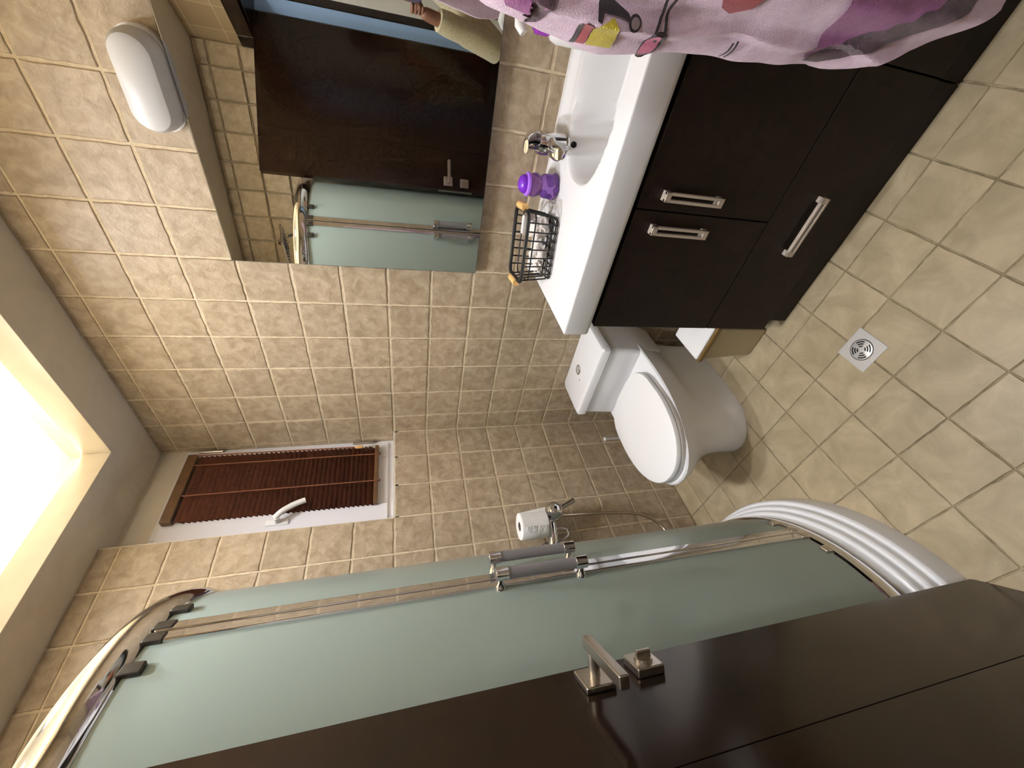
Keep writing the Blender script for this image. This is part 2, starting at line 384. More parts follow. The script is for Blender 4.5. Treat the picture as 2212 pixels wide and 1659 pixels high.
# ---------------------------------------------------------------- lamps
for i, (x, y, lab) in enumerate([(-4.1,-4.4,'round ceiling spotlight in the recess near the window end'), (-5.4,-6.9,'round ceiling spotlight in the recess near the door end')]):
    t = thing('ceiling_spotlight', lab, 'lamp', (x, y, 16.9), 'spotlights in the ceiling recess')
    MB().lathe([(0.42,0.0),(0.42,0.02)], (x,y,16.92), n=32).build('lens', 'bulb', t)
    m = MB(); m.loft([[(x+r*cos(2*pi*j/32), y+r*sin(2*pi*j/32), z) for j in range(32)] for r, z in ((0.43,16.95),(0.5,16.9),(0.5,16.54),(0.52,16.52),(0.57,16.54),(0.57,17.3))], False, False); m.build('housing', mat('spot_baffle', (120,118,114), 0.5), t, smooth=True)
for i, (x0, x1, y0, y1, lab) in enumerate([(HX1+0.25,HX1+0.45,HY0,HY1,'added unseen warm fill strip in the ceiling cove over the mirror wall'), (HX0-0.45,HX0-0.25,HY0,HY1,'added unseen warm fill strip in the ceiling cove over the shower wall'), (HX0,HX1,HY1+0.25,HY1+0.45,'added unseen warm fill strip in the ceiling cove over the window'), (HX0,HX1,HY0-0.45,HY0-0.25,'added unseen warm fill strip in the ceiling cove over the doorway')]):
    tag(MB().box(x0,x1,y0,y1,ZL,ZL+0.12).build('fill_strip', 'cove'), lab, 'lamp', 'added fill strips in the ceiling cove')  # warm glowing boxes added above the border, out of view, as soft fill
q = dp(3.0, 4.8, 14.6)
t = thing('hall_ceiling_lamp', 'round cool white lamp on the hall ceiling', 'lamp', (q[0], q[1], 15.9))
MB().lathe([(1.0,0.0),(1.05,0.1),(1.05,0.3)], (q[0],q[1],15.9), n=32).build('diffuser', 'hall_glow', t, smooth=True)
MB().lathe([(1.12,0.25),(1.12,0.4)], (q[0],q[1],15.9), n=32).build('rim', 'white_plastic', t, smooth=True)

# ---------------------------------------------------------------- mirror and the wall lamp above it
t = thing('wall_mirror', 'large frameless mirror above the washbasin', 'mirror', (-0.08,-9,6.78))
MB().box(-0.16, -0.02, YF+0.5, -5.745, 6.78, 11.80).build('backing', 'mirror_edge', t)
MB().add([(-0.163,YF+0.51,6.79),(-0.163,-5.755,6.79),(-0.163,-5.755,11.79),(-0.163,YF+0.51,11.79)], [(0,3,2,1)]).build('glass', 'mirror', t)
def stadium(cy, cz, hl, hr, x, n=12):
    pts = []
    for k in range(n+1): a = -pi/2 + pi*k/n; pts.append((x, cy+(hl-hr)+hr*cos(a), cz+hr*sin(a)))
    for k in range(n+1): a = pi/2 + pi*k/n; pts.append((x, cy-(hl-hr)+hr*cos(a), cz+hr*sin(a)))
    return pts
t = thing('wall_lamp', 'white oval wall lamp above the mirror', 'lamp', (-0.25,-8.72,11.84))
MB().loft([stadium(-8.66,12.12,0.68,0.33,x) for x in (0.0,-0.14)]).build('base', 'white_plastic', t, smooth=True)
MB().loft([stadium(-8.66,12.12,hl,hr,x) for hl,hr,x in ((0.64,0.30,-0.14),(0.655,0.31,-0.25),(0.635,0.295,-0.42),(0.59,0.25,-0.52),(0.51,0.17,-0.56))]).build('diffuser', 'shade', t, smooth=True)

# ---------------------------------------------------------------- vanity
CZ = 5.42; CFX = -2.76; CY1 = -5.88; FX = -2.72
def ring_handle(parent, c, a, b, h=0.13):          # rectangular ring pull: centre, half length vector, half width vector
    c, a, b = V(c), V(a), V(b); m = MB(); th = 0.05
    la, lb = a.normalized(), b.normalized(); n = V((-1,0,0))
    m.obox(c+la*(a.length-th)+n*h/2, la*th, b, n*h/2); m.obox(c-la*(a.length-th)+n*h/2, la*th, b, n*h/2)
    m.obox(c+lb*(b.length-0.024)+n*(h-0.03), a, lb*0.024, n*0.03); m.obox(c-lb*(b.length-0.024)+n*(h-0.03), a, lb*0.024, n*0.03)
    return m.build('handle', 'pull', parent, bevel=0.008)
t = thing('vanity_cabinet', 'dark brown vanity cabinet with two doors over one drawer', 'cabinet', (-1.4,-8.36,0))
def carcass(y0, y1):
    m = MB(); m.box(-0.05,FX+0.14,y0,y0-0.11,0.53,CZ-0.55); m.box(-0.05,FX+0.14,y1+0.11,y1,0.53,CZ-0.55); m.box(-0.05,FX+0.14,y0-0.11,y1+0.11,0.53,0.64); m.box(-0.05,-0.1,y0-0.11,y1+0.11,0.64,CZ-0.55)
    m.box(FX+0.25,FX+0.14,y0-0.11,y1+0.11,CZ-0.75,CZ-0.55); return m.build('carcass', 'wenge', t, bevel=0.01)
carcass(-6.08, -10.66)
MB().box(-0.3, -2.63, -6.25, -10.66, 0.0, 0.53).build('plinth', 'wenge', t)
for (y0, y1, hy) in ((-6.06,-8.355,-8.08), (-8.375,-10.67,-8.62)):
    d = MB().box(FX+0.13, FX, y0, y1, 2.13, 4.80).build('door', 'wenge', t, bevel=0.012)
    ring_handle(d, (FX,hy,3.90), (0,0,0.55), (0,0.078,0))
d = MB().box(FX+0.13, FX, -6.06, -10.67, 0.55, 2.11).build('drawer', 'wenge', t, bevel=0.012)
ring_handle(d, (FX,-8.36,1.33), (0,0.54,0), (0,0,0.078))
t = thing('side_cabinet', 'narrow dark brown cabinet beside the vanity, mostly behind the robe', 'cabinet', (-1.4,-11.6,0))
carcass(-10.69, -12.55)
MB().box(-0.3, -2.63, -10.69, -12.55, 0.0, 0.53).build('plinth', 'wenge', t)
MB().box(FX+0.13, FX, -10.69, -12.55, 0.55, 4.80).build('door', 'wenge', t, bevel=0.012)
# one-piece ceramic top with sunk basin
BX, BY, BA, BB = -1.42, -9.95, 0.92, 1.66
def basin(x, y):
    r = (abs((x-BX)/BA)**2.7 + abs((y-BY)/BB)**2.7) ** (1/2.7)
    z = CZ
    if r < 1.0:
        tt = min(1.0, (1.0-r)/0.2); tt = tt*tt*(3-2*tt)
        z = CZ - 0.72*tt - 0.12*(1-r)
    lip = (x+0.26)/0.10
    if lip > 0: z = max(z, CZ + 0.09*min(1, lip)*(1 if y > -99 else 0))
    return z
t = thing('washbasin_top', 'long white ceramic washbasin top on the vanity', 'washbasin', (-1.4,-9.2,CZ-0.5))
nx, ny = 76, 200
xs = [-0.0 + (CFX+0.03)*i/nx for i in range(nx+1)]; ys = [-12.55 + (CY1-0.03+12.55)*j/ny for j in range(ny+1)]
vs = [(x, y, basin(x, y)) for y in ys for x in xs]; fs = []
for j in range(ny):
    for i in range(nx):
        a = j*(nx+1)+i; fs.append((a, a+nx+1, a+nx+2, a+1))
m = MB().add(vs, fs)
# rolled outer edge following the visible end and front
edge = [(0.0, ys[-1])] + [(x, ys[-1]) for x in xs[1:]] + [(xs[-1], y) for y in reversed(ys[:-1])]
def off(k, e):
    x, y = edge[k]
    if k < nx: return (x, y+e)
    if k == nx: return (x-e*0.8, y+e*0.8)
    return (x-e, y)
rings = [[(edge[k][0], edge[k][1], basin(*edge[k])) for k in range(len(edge))]]
for e, dz in ((0.015,-0.006),(0.027,-0.02),(0.03,-0.04),(0.03,-0.46),(0.022,-0.5),(0.0,-0.53),(-0.3,-0.53)):
    rings.append([(*off(k, e), (CZ+dz) if dz < -0.3 else basin(*edge[k])+dz) for k in range(len(edge))])
m.loft(rings[::-1], False, False, closed=False)
o = m.build('basin_top', 'white', t, smooth=True)
m = MB(); m.lathe([(0.075,0),(0.075,0.012),(0.055,0.014)], (-0.735,-8.747,5.335), (-0.838,-0.436,0.329), n=20); m.build('overflow_ring', 'white', t, smooth=True)
m = MB(); m.lathe([(0.056,0.0),(0.056,0.02)], (-0.735,-8.747,5.335), (-0.838,-0.436,0.329), n=20); m.build('overflow_hole', 'dark', t)
MB().lathe([(0.17,0),(0.17,0.02),(0.13,0.03),(0.05,0.03)], (-1.4,-10.0,CZ-0.84)).build('drain_plug', 'chrome', t, smooth=True)
# mixer tap
FY = -8.66; t = thing('basin_mixer', 'chrome single lever mixer tap on the washbasin', 'tap', (-0.5,FY,CZ))
MB().lathe([(0.235,0),(0.235,0.03),(0.205,0.05),(0.20,0.3),(0.205,0.5),(0.18,0.56)], (-0.5,FY,CZ), (-0.06,0,1), n=28).build('body', 'chrome', t, smooth=True)
m = MB(); pr_ = [(-0.42,0.24,0.16,0.14),(-0.66,0.32,0.15,0.11),(-0.92,0.36,0.14,0.09),(-1.13,0.36,0.13,0.07),(-1.22,0.34,0.11,0.05)]
m.loft([[(x+0.03*sin(a), FY+w_*cos(a), CZ+z+h*sin(a)) for a in [2*pi*k/16 for k in range(16)]] for x,z,w_,h in pr_]); m.build('spout', 'chrome', t, smooth=True)
MB().lathe([(0.06,0),(0.06,0.07)], (-1.12,FY,CZ+0.235)).build('aerator', 'satin', t, smooth=True)
m = MB(); pr_ = [(-0.32,0.58,0.19,0.08),(-0.47,0.67,0.195,0.09),(-0.66,0.78,0.175,0.07),(-0.86,0.86,0.145,0.045),(-0.97,0.885,0.11,0.028)]
m.loft([[(x+0.05*sin(a), FY+w_*cos(a), CZ+z+h*sin(a)) for a in [2*pi*k/16 for k in range(16)]] for x,z,w_,h in pr_]); m.build('lever', 'chrome', t, smooth=True)
# purple bottle
bx, by = -0.55, -7.93; t = thing('soap_bottle', 'see-through purple lobed bottle with dome cap by the tap', 'bottle', (bx,by,CZ))
m = MB(); rr = [(0.17,0.0),(0.215,0.03),(0.24,0.10),(0.235,0.20),(0.215,0.29),(0.165,0.345),(0.20,0.40),(0.22,0.46),(0.215,0.53),(0.185,0.575),(0.14,0.59)]
m.loft([[(bx+r*(1+0.05*cos(4*a+k*0.9))*cos(a), by+r*(1+0.05*cos(4*a+k*0.9))*sin(a), CZ+h) for a in [2*pi*j/32 for j in range(32)]] for k,(r,h) in enumerate(rr)])
m.build('body', 'purple_clear', t, smooth=True)
m = MB()
for a in range(8): m.sphere((bx+0.2*cos(a*pi/4), by+0.2*sin(a*pi/4), CZ+0.07+0.1*(a%2)), 0.06, 7)
m.build('bumps', 'purple_clear', t, smooth=True)
MB().lathe([(0.2,0.58),(0.22,0.59),(0.22,0.63),(0.18,0.65)], (bx,by,CZ), n=28).build('brim', 'violet', t, smooth=True)
MB().lathe([(0.175,0.64),(0.17,0.70),(0.13,0.76),(0.06,0.79),(0.0,0.795)], (bx,by,CZ), n=28).build('cap', 'purple', t, smooth=True)
# wire basket
bc = V((-0.94,-6.86,CZ)); e1 = V((0.213,-0.977,0)).normalized(); e2 = V((e1.y, -e1.x, 0))
t = thing('wire_basket', 'black wire basket with wooden handles on the washbasin top', 'basket', tuple(bc))
def rrect(hl, hw, rc, z, n=6):
    out = []
    for (sx, sy, a0) in ((1,1,0),(-1,1,pi/2),(-1,-1,pi),(1,-1,1.5*pi)):
        for k in range(n+1):
            a = a0 + pi/2*k/n; out.append(bc + e1*(sx*(hl-rc)+rc*cos(a)) + e2*(sy*(hw-rc)+rc*sin(a)) + V((0,0,z)))
    return out
rim = rrect(0.68,0.48,0.14,0.68); mid = rrect(0.655,0.455,0.13,0.52); low = rrect(0.60,0.40,0.12,0.04)
MB().tube(rim, 0.04, 8, closed=True).build('rim', 'black_metal', t, smooth=True)
m = MB(); m.tube(mid, 0.016, 6, closed=True); m.tube(low, 0.014, 6, closed=True)
def bp_(a, b, z, k): return bc + e1*a*k + e2*b*k + V((0,0,z))
for k in range(-3,4):
    a = k*0.17
    m.tube([bc+e1*a+e2*0.48+V((0,0,0.68)), bc+e1*a*0.95+e2*0.41+V((0,0,0.1)), bc+e1*a*0.93+e2*0.36+V((0,0,0.03)), bc+e1*a*0.93-e2*0.36+V((0,0,0.03)), bc+e1*a*0.95-e2*0.41+V((0,0,0.1)), bc+e1*a-e2*0.48+V((0,0,0.68))], 0.016, 6)
for k in range(-1,3):
    b = (k-0.5)*0.2
    m.tube([bc+e1*0.68+e2*b+V((0,0,0.68)), bc+e1*0.61+e2*b+V((0,0,0.1)), bc+e1*0.56+e2*b+V((0,0,0.04)), bc-e1*0.56+e2*b+V((0,0,0.04)), bc-e1*0.61+e2*b+V((0,0,0.1)), bc-e1*0.68+e2*b+V((0,0,0.68))], 0.016, 6)
m.build('wires', 'black_metal', t, smooth=True)
for sgn in (1,-1):
    c = bc+e1*sgn*0.745+V((0,0,0.70)); MB().tube([c-e2*0.22, c+e2*0.22], 0.075, 14).build('handle', 'wood', t, bevel=0.01)
def crumple(name, label, c, r, seed, sc=(1,1,1), amp=0.5):
    bm = bmesh.new(); bmesh.ops.create_icosphere(bm, subdivisions=3, radius=1)
    for v in bm.verts:
        n1 = noise.noise(v.co*1.7+V((seed,0,0))); n2 = abs(noise.noise(v.co*3.1+V((0,seed,0))))
        v.co *= 1 + amp*n1 - amp*1.1*n2
        v.co = V((v.co.x*sc[0], v.co.y*sc[1], v.co.z*sc[2]))
    m = MB(); m.add([V(c)+v.co*r for v in bm.verts], [tuple(x.index for x in f.verts) for f in bm.faces]); bm.free()
    return tag(m.build(name, 'tissue'), label, 'tissue', 'crumpled tissues in the basket')
crumple('crumpled_tissue', 'large crumpled white tissue at the tap end of the basket', bc+e1*0.34+V((0,0,0.30)), 0.24, 3.1, (1,1,0.9))
crumple('crumpled_tissue', 'crumpled white tissue in the middle of the wire basket', bc-e1*0.10+e2*0.06+V((0,0,0.28)), 0.22, 8.7, (1,1,0.8))
crumple('crumpled_tissue', 'small crumpled white tissue at the window end of the basket', bc-e1*0.42+e2*0.0+V((0,0,0.2)), 0.14, 14.2, (1.1,1,0.8))
m = MB(); m.obox(bc+e1*0.40-e2*0.12+V((0,0,0.52)), e1*0.18, (e2*0.7+V((0,0,0.7)))*0.2, (e2*0.7-V((0,0,0.7)))*0.03)
tag(m.build('tissue_packet', 'paper', bevel=0.02), 'flat white packet leaning in the wire basket', 'packet')
# pump dispenser half behind the robe
px, py = -0.75, -10.34; t = thing('soap_dispenser', 'white pump bottle with purple collar beside the robe', 'dispenser', (px,py,CZ))
MB().lathe([(0.24,0.09),(0.26,0.12),(0.26,0.62),(0.22,0.72),(0.12,0.78)], (px,py,CZ), n=28).build('body', 'white_plastic', t, smooth=True)
MB().lathe([(0.17,0.76),(0.19,0.80),(0.18,0.98),(0.1,1.05)], (px,py,CZ), n=24).build('collar', 'magenta', t, smooth=True)
m = MB(); m.lathe([(0.05,1.0),(0.05,1.2)], (px,py,CZ), n=12); m.tube([(px+0.05,py-0.05,CZ+1.24),(px-0.1,py+0.12,CZ+1.26),(px-0.16,py+0.2,CZ+1.20)], [0.09,0.08,0.06], 10); m.build('pump_head', 'white_plastic', t, smooth=True)

# ---------------------------------------------------------------- toilet
TY = -3.12; t = thing('toilet', 'white one-piece toilet with closed lid', 'toilet', (-2.3,TY,0))
def bowl(z, xb, xf, hb, hf, n=40, p=2.4):
    """D-shaped ring: flat-ish back at xb, rounded front at xf"""
    out = []; xm = xb + (xf-xb)*0.42
    for k in range(n):
        a = 2*pi*k/n; c, s_ = cos(a), sin(a)
        if c >= 0: x = xm + (xf-xm)*abs(c)**(2/2.1); y = hf*math.copysign(abs(s_)**(2/2.1), s_)
        else: x = xm + (xb-xm)*abs(c)**(2/4.5); y = (hb+(hf-hb)*(1-abs(c))**1.0)*math.copysign(abs(s_)**(2/3.2), s_)
        g_ = max(0.0, min(1.0, (x+3.1)/0.6)) * max(0.0, min(1.0, (-0.6-x)/0.5)); h_ = max(0.0, min(1.0, (1.75-z)/0.5)) if xf > -4.49 or z > 0 else 0.0; y *= 1 - 0.14*g_*h_
        out.append((x, TY-y, z))
    return out
m = MB(); m.loft([bowl(z,*q) for z,q in ((0,(-0.35,-3.80,0.98,1.02)),(0.1,(-0.35,-3.82,0.98,1.03)),(0.5,(-0.35,-3.80,0.95,1.0)),(0.75,(-0.33,-3.82,0.95,1.0)),(1.0,(-0.3,-3.86,0.95,1.0)),(1.25,(-0.25,-3.95,0.97,1.03)),(1.5,(-0.2,-4.1,1.0,1.07)),(1.75,(-0.1,-4.28,1.07,1.13)),(1.95,(-0.1,-4.45,1.1,1.18)),(2.15,(-0.05,-4.56,1.14,1.23)),(2.27,(-0.05,-4.6,1.16,1.25)),(2.31,(-0.05,-4.57,1.14,1.22)))])
m.build('bowl', 'white', t, smooth=True)
def rring(x0, x1, hw, rc, z, n=5):
    out = []; cx = (x0+x1)/2; hx = abs(x1-x0)/2
    for (sx, sy, a0) in ((1,1,0),(-1,1,pi/2),(-1,-1,pi),(1,-1,1.5*pi)):
        for k in range(n+1): a = a0+pi/2*k/n; out.append((cx+sx*(hx-rc)+rc*cos(a), TY+sy*(hw-rc)+rc*sin(a), z))
    return out
m = MB(); m.loft([rring(-0.05,x1,hw,0.12,z) for x1,hw,z in ((-1.15,1.05,1.5),(-1.3,1.17,1.85),(-1.38,1.21,2.2),(-1.36,1.22,2.45),(-1.31,1.22,3.15),(-1.25,1.17,3.16),(-1.25,1.17,3.23))]); m.build('tank', 'white', t, smooth=True)
m = MB(); m.loft([rring(-0.02,x1,hw,0.1,z) for x1,hw,z in ((-1.33,1.225,3.20),(-1.37,1.26,3.21),(-1.37,1.26,3.38),(-1.34,1.23,3.43),(-1.28,1.17,3.45))]); m.build('tank_lid', 'white', t, smooth=True)
MB().lathe([(0.15,0),(0.15,0.02),(0.125,0.035),(0.12,0.02)], (-0.55,-3.0,3.445), n=28).build('button_ring', 'chrome', t, smooth=True)
MB().lathe([(0.11,0),(0.11,0.03),(0.09,0.036),(0.0,0.036)], (-0.55,-3.0,3.445), n=28).build('flush_button', 'steel', t, smooth=True)
MB().box(-0.78,-0.82,-2.84,-2.78,3.449,3.455).build('badge', 'satin', t)
def seat(k, z): return [( -2.95+(x+2.95)*k, TY+(y-TY)*k, z) for x,y,_ in bowl(0, -1.6, -4.5, 0.98, 1.13)]
m = MB(); m.loft([seat(0.985,2.305),seat(0.995,2.33),seat(0.995,2.40),seat(0.98,2.42)]); m.build('seat', 'white_plastic', t, smooth=True)
m = MB(); m.loft([seat(0.985,2.43),seat(1.0,2.45),seat(1.0,2.50),seat(0.985,2.55),seat(0.94,2.575),seat(0.6,2.585)]); m.build('lid', 'white_plastic', t, smooth=True)
# waste bin
t = thing('waste_bin', 'small square waste bin with white lid between toilet and vanity', 'bin', (-2.0,-5.43,0))
MB().loft([[(x,y,z) for x,y in ((-1.45-i,-4.95-i),(-2.5+i,-4.95-i),(-2.5+i,-5.92+i),(-1.45-i,-5.92+i))] for i,z in ((0.1,0),(0.02,1.46))]).build('bin_body', 'bin', t, bevel=0.05)
MB().loft([[(x,y,z) for x,y in ((-1.42,-4.92),(-2.53,-4.92),(-2.53,-5.95),(-1.42,-5.95))] for z in (1.45,1.58)]).build('rim', 'bin_rim', t, bevel=0.04)
MB().box(-1.47,-2.48,-4.97,-5.90,1.56,1.64).build('lid', 'white_plastic', t, bevel=0.03)
# toilet brush
t = thing('toilet_brush', 'white toilet brush standing behind the toilet', 'brush', (-1.25,-0.5,0))
MB().lathe([(0.3,0),(0.32,0.05),(0.28,0.8),(0.1,0.85)], (-1.25,-0.5,0)).build('holder', 'white_plastic', t, smooth=True)
MB().lathe([(0.05,0.8),(0.05,1.92),(0.065,1.95),(0.065,2.0),(0.03,2.0),(0.03,1.95)], (-1.25,-0.5,0), n=16).build('handle', 'white_plastic', t, smooth=True)

# ---------------------------------------------------------------- floor drain
dx, dy = -4.335, -6.75; t = thing('floor_drain', 'square steel floor drain with round slotted grate', 'drain', (dx,dy,0))
MB().box(dx-0.31,dx+0.31,dy-0.31,dy+0.31,0.0,0.012).build('plate', 'steel', t, bevel=0.006)
MB().lathe([(0.205,0.0),(0.205,0.0135)], (dx,dy,0), n=40).build('groove', 'dark', t)
MB().lathe([(0.192,0.0),(0.192,0.018),(0.188,0.02)], (dx,dy,0), n=40).build('grate', 'steel', t, smooth=True)
for r in (0.155,0.112,0.068):
    for k in range(4):
        a0 = k*pi/2+0.35; a1 = a0+0.95; m = MB(); n = 8
        ring = [(dx+(r+0.012)*cos(a0+(a1-a0)*i/n), dy+(r+0.012)*sin(a0+(a1-a0)*i/n)) for i in range(n+1)] + [(dx+(r-0.012)*cos(a1-(a1-a0)*i/n), dy+(r-0.012)*sin(a1-(a1-a0)*i/n)) for i in range(n+1)]
        m.prism(ring, 0.0, 0.022); m.build('slot', 'dark', t)

# ---------------------------------------------------------------- mixer on the window wall with paper roll
t = thing('wall_mixer', 'chrome wall mixer with flexible hose below the window', 'tap', (-4.0,-0.4,4.3))
for x in (-3.55,-4.5): MB().lathe([(0.24,0),(0.24,0.03),(0.17,0.10),(0.1,0.13),(0.1,0.3)], (x,0,4.82), (0,-1,0), n=28).build('escutcheon', 'chrome', t, smooth=True)
MB().tube([(-3.5,-0.42,4.78),(-3.75,-0.48,4.68),(-4.3,-0.46,4.76),(-4.55,-0.42,4.8)], [0.13,0.17,0.15,0.1], 18).build('body', 'chrome', t, smooth=True)
MB().sphere((-3.72,-0.64,4.60), 0.265, 14).build('cartridge', 'chrome', t, smooth=True)
m = MB(); m.tube([(-3.68,-0.66,4.5),(-3.6,-0.72,4.25),(-3.5,-0.76,3.98)], [0.09,0.075,0.09], 12); m.build('lever', 'chrome', t, smooth=True)
m = MB(); m.tube([(-4.1,-0.45,4.7),(-4.12,-0.47,4.45),(-4.2,-0.5,4.33),(-4.35,-0.5,4.33),(-4.45,-0.45,4.5),(-4.48,-0.42,4.75)], 0.035, 10); m.build('hook', 'chrome', t, smooth=True)
pts = [(-3.74,-0.42,4.45),(-3.75,-0.38,3.9),(-3.76,-0.32,3.1),(-3.80,-0.28,2.4),(-3.92,-0.26,1.85),(-4.15,-0.25,1.48),(-4.45,-0.25,1.3),(-4.75,-0.25,1.32),(-5.0,-0.25,1.55),(-5.15,-0.25,2.1),(-5.2,-0.25,2.9)]
def smoothpath(p, k=6):
    p = [V(q) for q in p]; out = []
    for i in range(len(p)-1):
        a, b, c, d = p[max(0,i-1)], p[i], p[i+1], p[min(len(p)-1,i+2)]
        for j in range(k):
            s_ = j/k; out.append(0.5*((2*b)+(c-a)*s_+(2*a-5*b+4*c-d)*s_*s_+(3*b-a-3*c+d)*s_**3))
    out.append(p[-1]); return out
MB().tube(smoothpath(pts), 0.043, 10).build('hose', 'hose', t, smooth=True)
rx_, ry_ = -4.02, -0.62; t = thing('toilet_roll', 'white toilet paper roll standing on the wall mixer', 'toilet paper', (rx_,ry_,4.92))
m = MB(); n = 40
def cyl(r, z): return [(rx_+r*cos(2*pi*j/n), ry_+r*sin(2*pi*j/n), z) for j in range(n)]
m.loft([cyl(0.12,4.93),cyl(0.34,4.93),cyl(0.345,4.95),cyl(0.345,5.62),cyl(0.335,5.64),cyl(0.12,5.64),cyl(0.12,4.93)], False, False); m.build('paper', 'paper', t, smooth=True)
MB().loft([cyl(0.118,4.93),cyl(0.118,5.635),cyl(0.105,5.635),cyl(0.105,4.93)], False, False).build('core', 'card', t, smooth=True)
m = MB(); arc = [(-2.1+0.2*k) for k in range(7)]
sh = [[(rx_+0.352*cos(a), ry_+0.352*sin(a), z) for z in (4.94,5.62)] for a in arc]; sh.append([(rx_+0.352*cos(-0.9)+0.1, ry_+0.352*sin(-0.9)-0.02, 4.90),(rx_+0.352*cos(-0.9)+0.02, ry_+0.352*sin(-0.9)-0.01, 5.6)])
m.loft([[a, b] for a, b in sh], False, False, closed=False); o = m.build('loose_sheet', 'paper', t); sm = o.modifiers.new('solid','SOLIDIFY'); sm.thickness = 0.0012
rg = MB()
for (a, z) in ((-1.9,5.1),(-1.6,5.38),(-1.3,5.12),(-1.05,5.42),(-2.2,5.4),(-2.4,5.1)):
    for r in (0.045,0.085,0.12):
        rg.tube([(rx_+0.349*cos(a+r*cos(u)/0.349), ry_+0.349*sin(a+r*cos(u)/0.349), z+r*sin(u)) for u in [2*pi*k/20 for k in range(20)]], 0.0065, 5, closed=True)
rg.build('embossed_rings', 'paper', t, smooth=True)

# ---------------------------------------------------------------- shower
def ang(a, r, z): return (TQ.x+r*cos(a), TQ.y+r*sin(a), z)
def lx(y): return B_.x + (CD.x-B_.x)*(y/CD.y)              # left wall x at depth y
def qpath(r, z, n=28):
    """wall -> straight side -> quarter arc -> straight front -> left wall"""
    p = [(TQ.x+r, -0.03, z)] + [ang(-pi/2*k/n, r, z) for k in range(n+1)] + [(lx(TQ.y-r)+0.04, TQ.y-r, z)]; return p
def sweep(prof, n=28, cap=True):
    """profile of (radius, z) swept along the quadrant line"""
    paths = [qpath(r, z, n) for r, z in prof]
    return [[paths[i][k] for i in range(len(prof))] for k in range(len(paths[0]))]
t = thing('shower_tray', 'white stepped quadrant shower tray', 'shower tray', (-7.7,-2.5,0))
prof = [(3.50,0.0),(3.50,0.43),(3.488,0.47),(3.46,0.49),(3.42,0.485),(3.405,0.50),(3.40,0.60),(3.388,0.64),(3.36,0.66),(3.32,0.655),(3.305,0.67),(3.30,0.77),(3.288,0.81),(3.26,0.83),(3.22,0.83),(3.20,0.86),(3.18,0.93),(3.16,0.95),(3.02,0.96),(2.97,0.92),(2.9,0.4),(2.6,0.36),(0.4,0.34),(0.4,0.0)]
m = MB(); m.loft(sweep(prof), True, True, closed=False); m.build('tray_body', 'white', t, smooth=True)
MB().lathe([(0.3,0.34),(0.3,0.38),(0.1,0.4)], (-9.0,-1.2,0)).build('tray_drain', 'chrome', t, smooth=True)
E0 = 3.12
t = thing('shower_enclosure', 'quadrant shower enclosure with frosted glass and chrome rails', 'shower enclosure', (-7.7,-2.5,0.96))
def rail(name, r, z, hw, hh):
    pr_ = [(r+hw*cos(a), z+hh*sin(a)) for a in [2*pi*k/20 for k in range(20)]]
    MB().loft(sweep(pr_)).build(name, 'chrome', t, smooth=True)
rail('bottom_rail', E0, 1.17, 0.10, 0.19); rail('top_rail', E0, 11.74, 0.16, 0.25)
AM = math.radians(-52)
def curved(name, r, a0, a1, z0, z1, th=0.05, n=24):
    m = MB(); rg = []
    for k in range(n+1):
        a = a0+(a1-a0)*k/n; rg.append([ang(a,r-th/2,z0), ang(a,r+th/2,z0), ang(a,r+th/2,z1), ang(a,r-th/2,z1)])
    m.loft(rg); return m.build(name, 'frosted', t, smooth=True)
da = curved('sliding_door', E0+0.03, math.radians(-3), AM+0.012, 1.28, 11.5)
db = curved('sliding_door', E0+0.03, AM-0.012, math.radians(-93), 1.28, 11.5)
MB().box(TQ.x+E0-0.07, TQ.x+E0-0.02, -0.04, TQ.y-0.1, 1.24, 11.55).build('fixed_panel', 'frosted', t)
MB().box(TQ.x+0.1, lx(-4.67)+0.06, TQ.y-E0+0.02, TQ.y-E0+0.07, 1.24, 11.55).build('fixed_panel', 'frosted', t)
for i, (dd_, hw) in enumerate(((0.024,0.05),(-0.024,0.05))):
    a = AM+dd_*1.2; c = V(ang(a, E0+0.03, 6.4)); tn = V((-sin(a), cos(a), 0)); rn = V((cos(a), sin(a), 0))
    MB().obox(c, tn*0.082, rn*0.07, V((0,0,5.12))).build('magnetic_strip', 'chrome', t, bevel=0.02)
for i, a in enumerate((math.radians(-46.8), math.radians(-55.0))):
    h = MB(); rn = V((cos(a), sin(a), 0)); base = V(ang(a, E0+0.05, 0)); top = base + rn*0.23
    zz = (6.0, 7.1)
    g = MB().tube([top+V((0,0,zz[0])), top+V((0,0,zz[1]))], 0.082, 18).build('door_handle', 'grip', t, smooth=True)
    for z in zz:
        s_ = 1 if z > 6.5 else -1
        MB().tube([top+V((0,0,z-0.02*s_)), top+V((0,0,z+0.17*s_))], 0.095, 18).build('end_cap', 'chrome', g, bevel=0.01)
        MB().tube([base+V((0,0,z+0.09*s_)), base+rn*0.04+V((0,0,z+0.09*s_)), base+rn*0.10+V((0,0,z+0.09*s_)), top+V((0,0,z+0.09*s_))], [0.085,0.075,0.045,0.04], 14).build('post', 'chrome', g, smooth=True)
for a in (AM+0.16, AM+0.035, AM-0.035, AM-0.17):
    for z, zz in ((11.44, 0.11), (1.38, 0.08)):
        c = V(ang(a, E0+0.08, z)); rn = V((cos(a), sin(a), 0)); tn = V((-sin(a), cos(a), 0))
        MB().obox(c, tn*0.075, rn*0.04, V((0,0,zz))).build('roller', 'bracket' if z > 5 else 'satin', t, bevel=0.02)
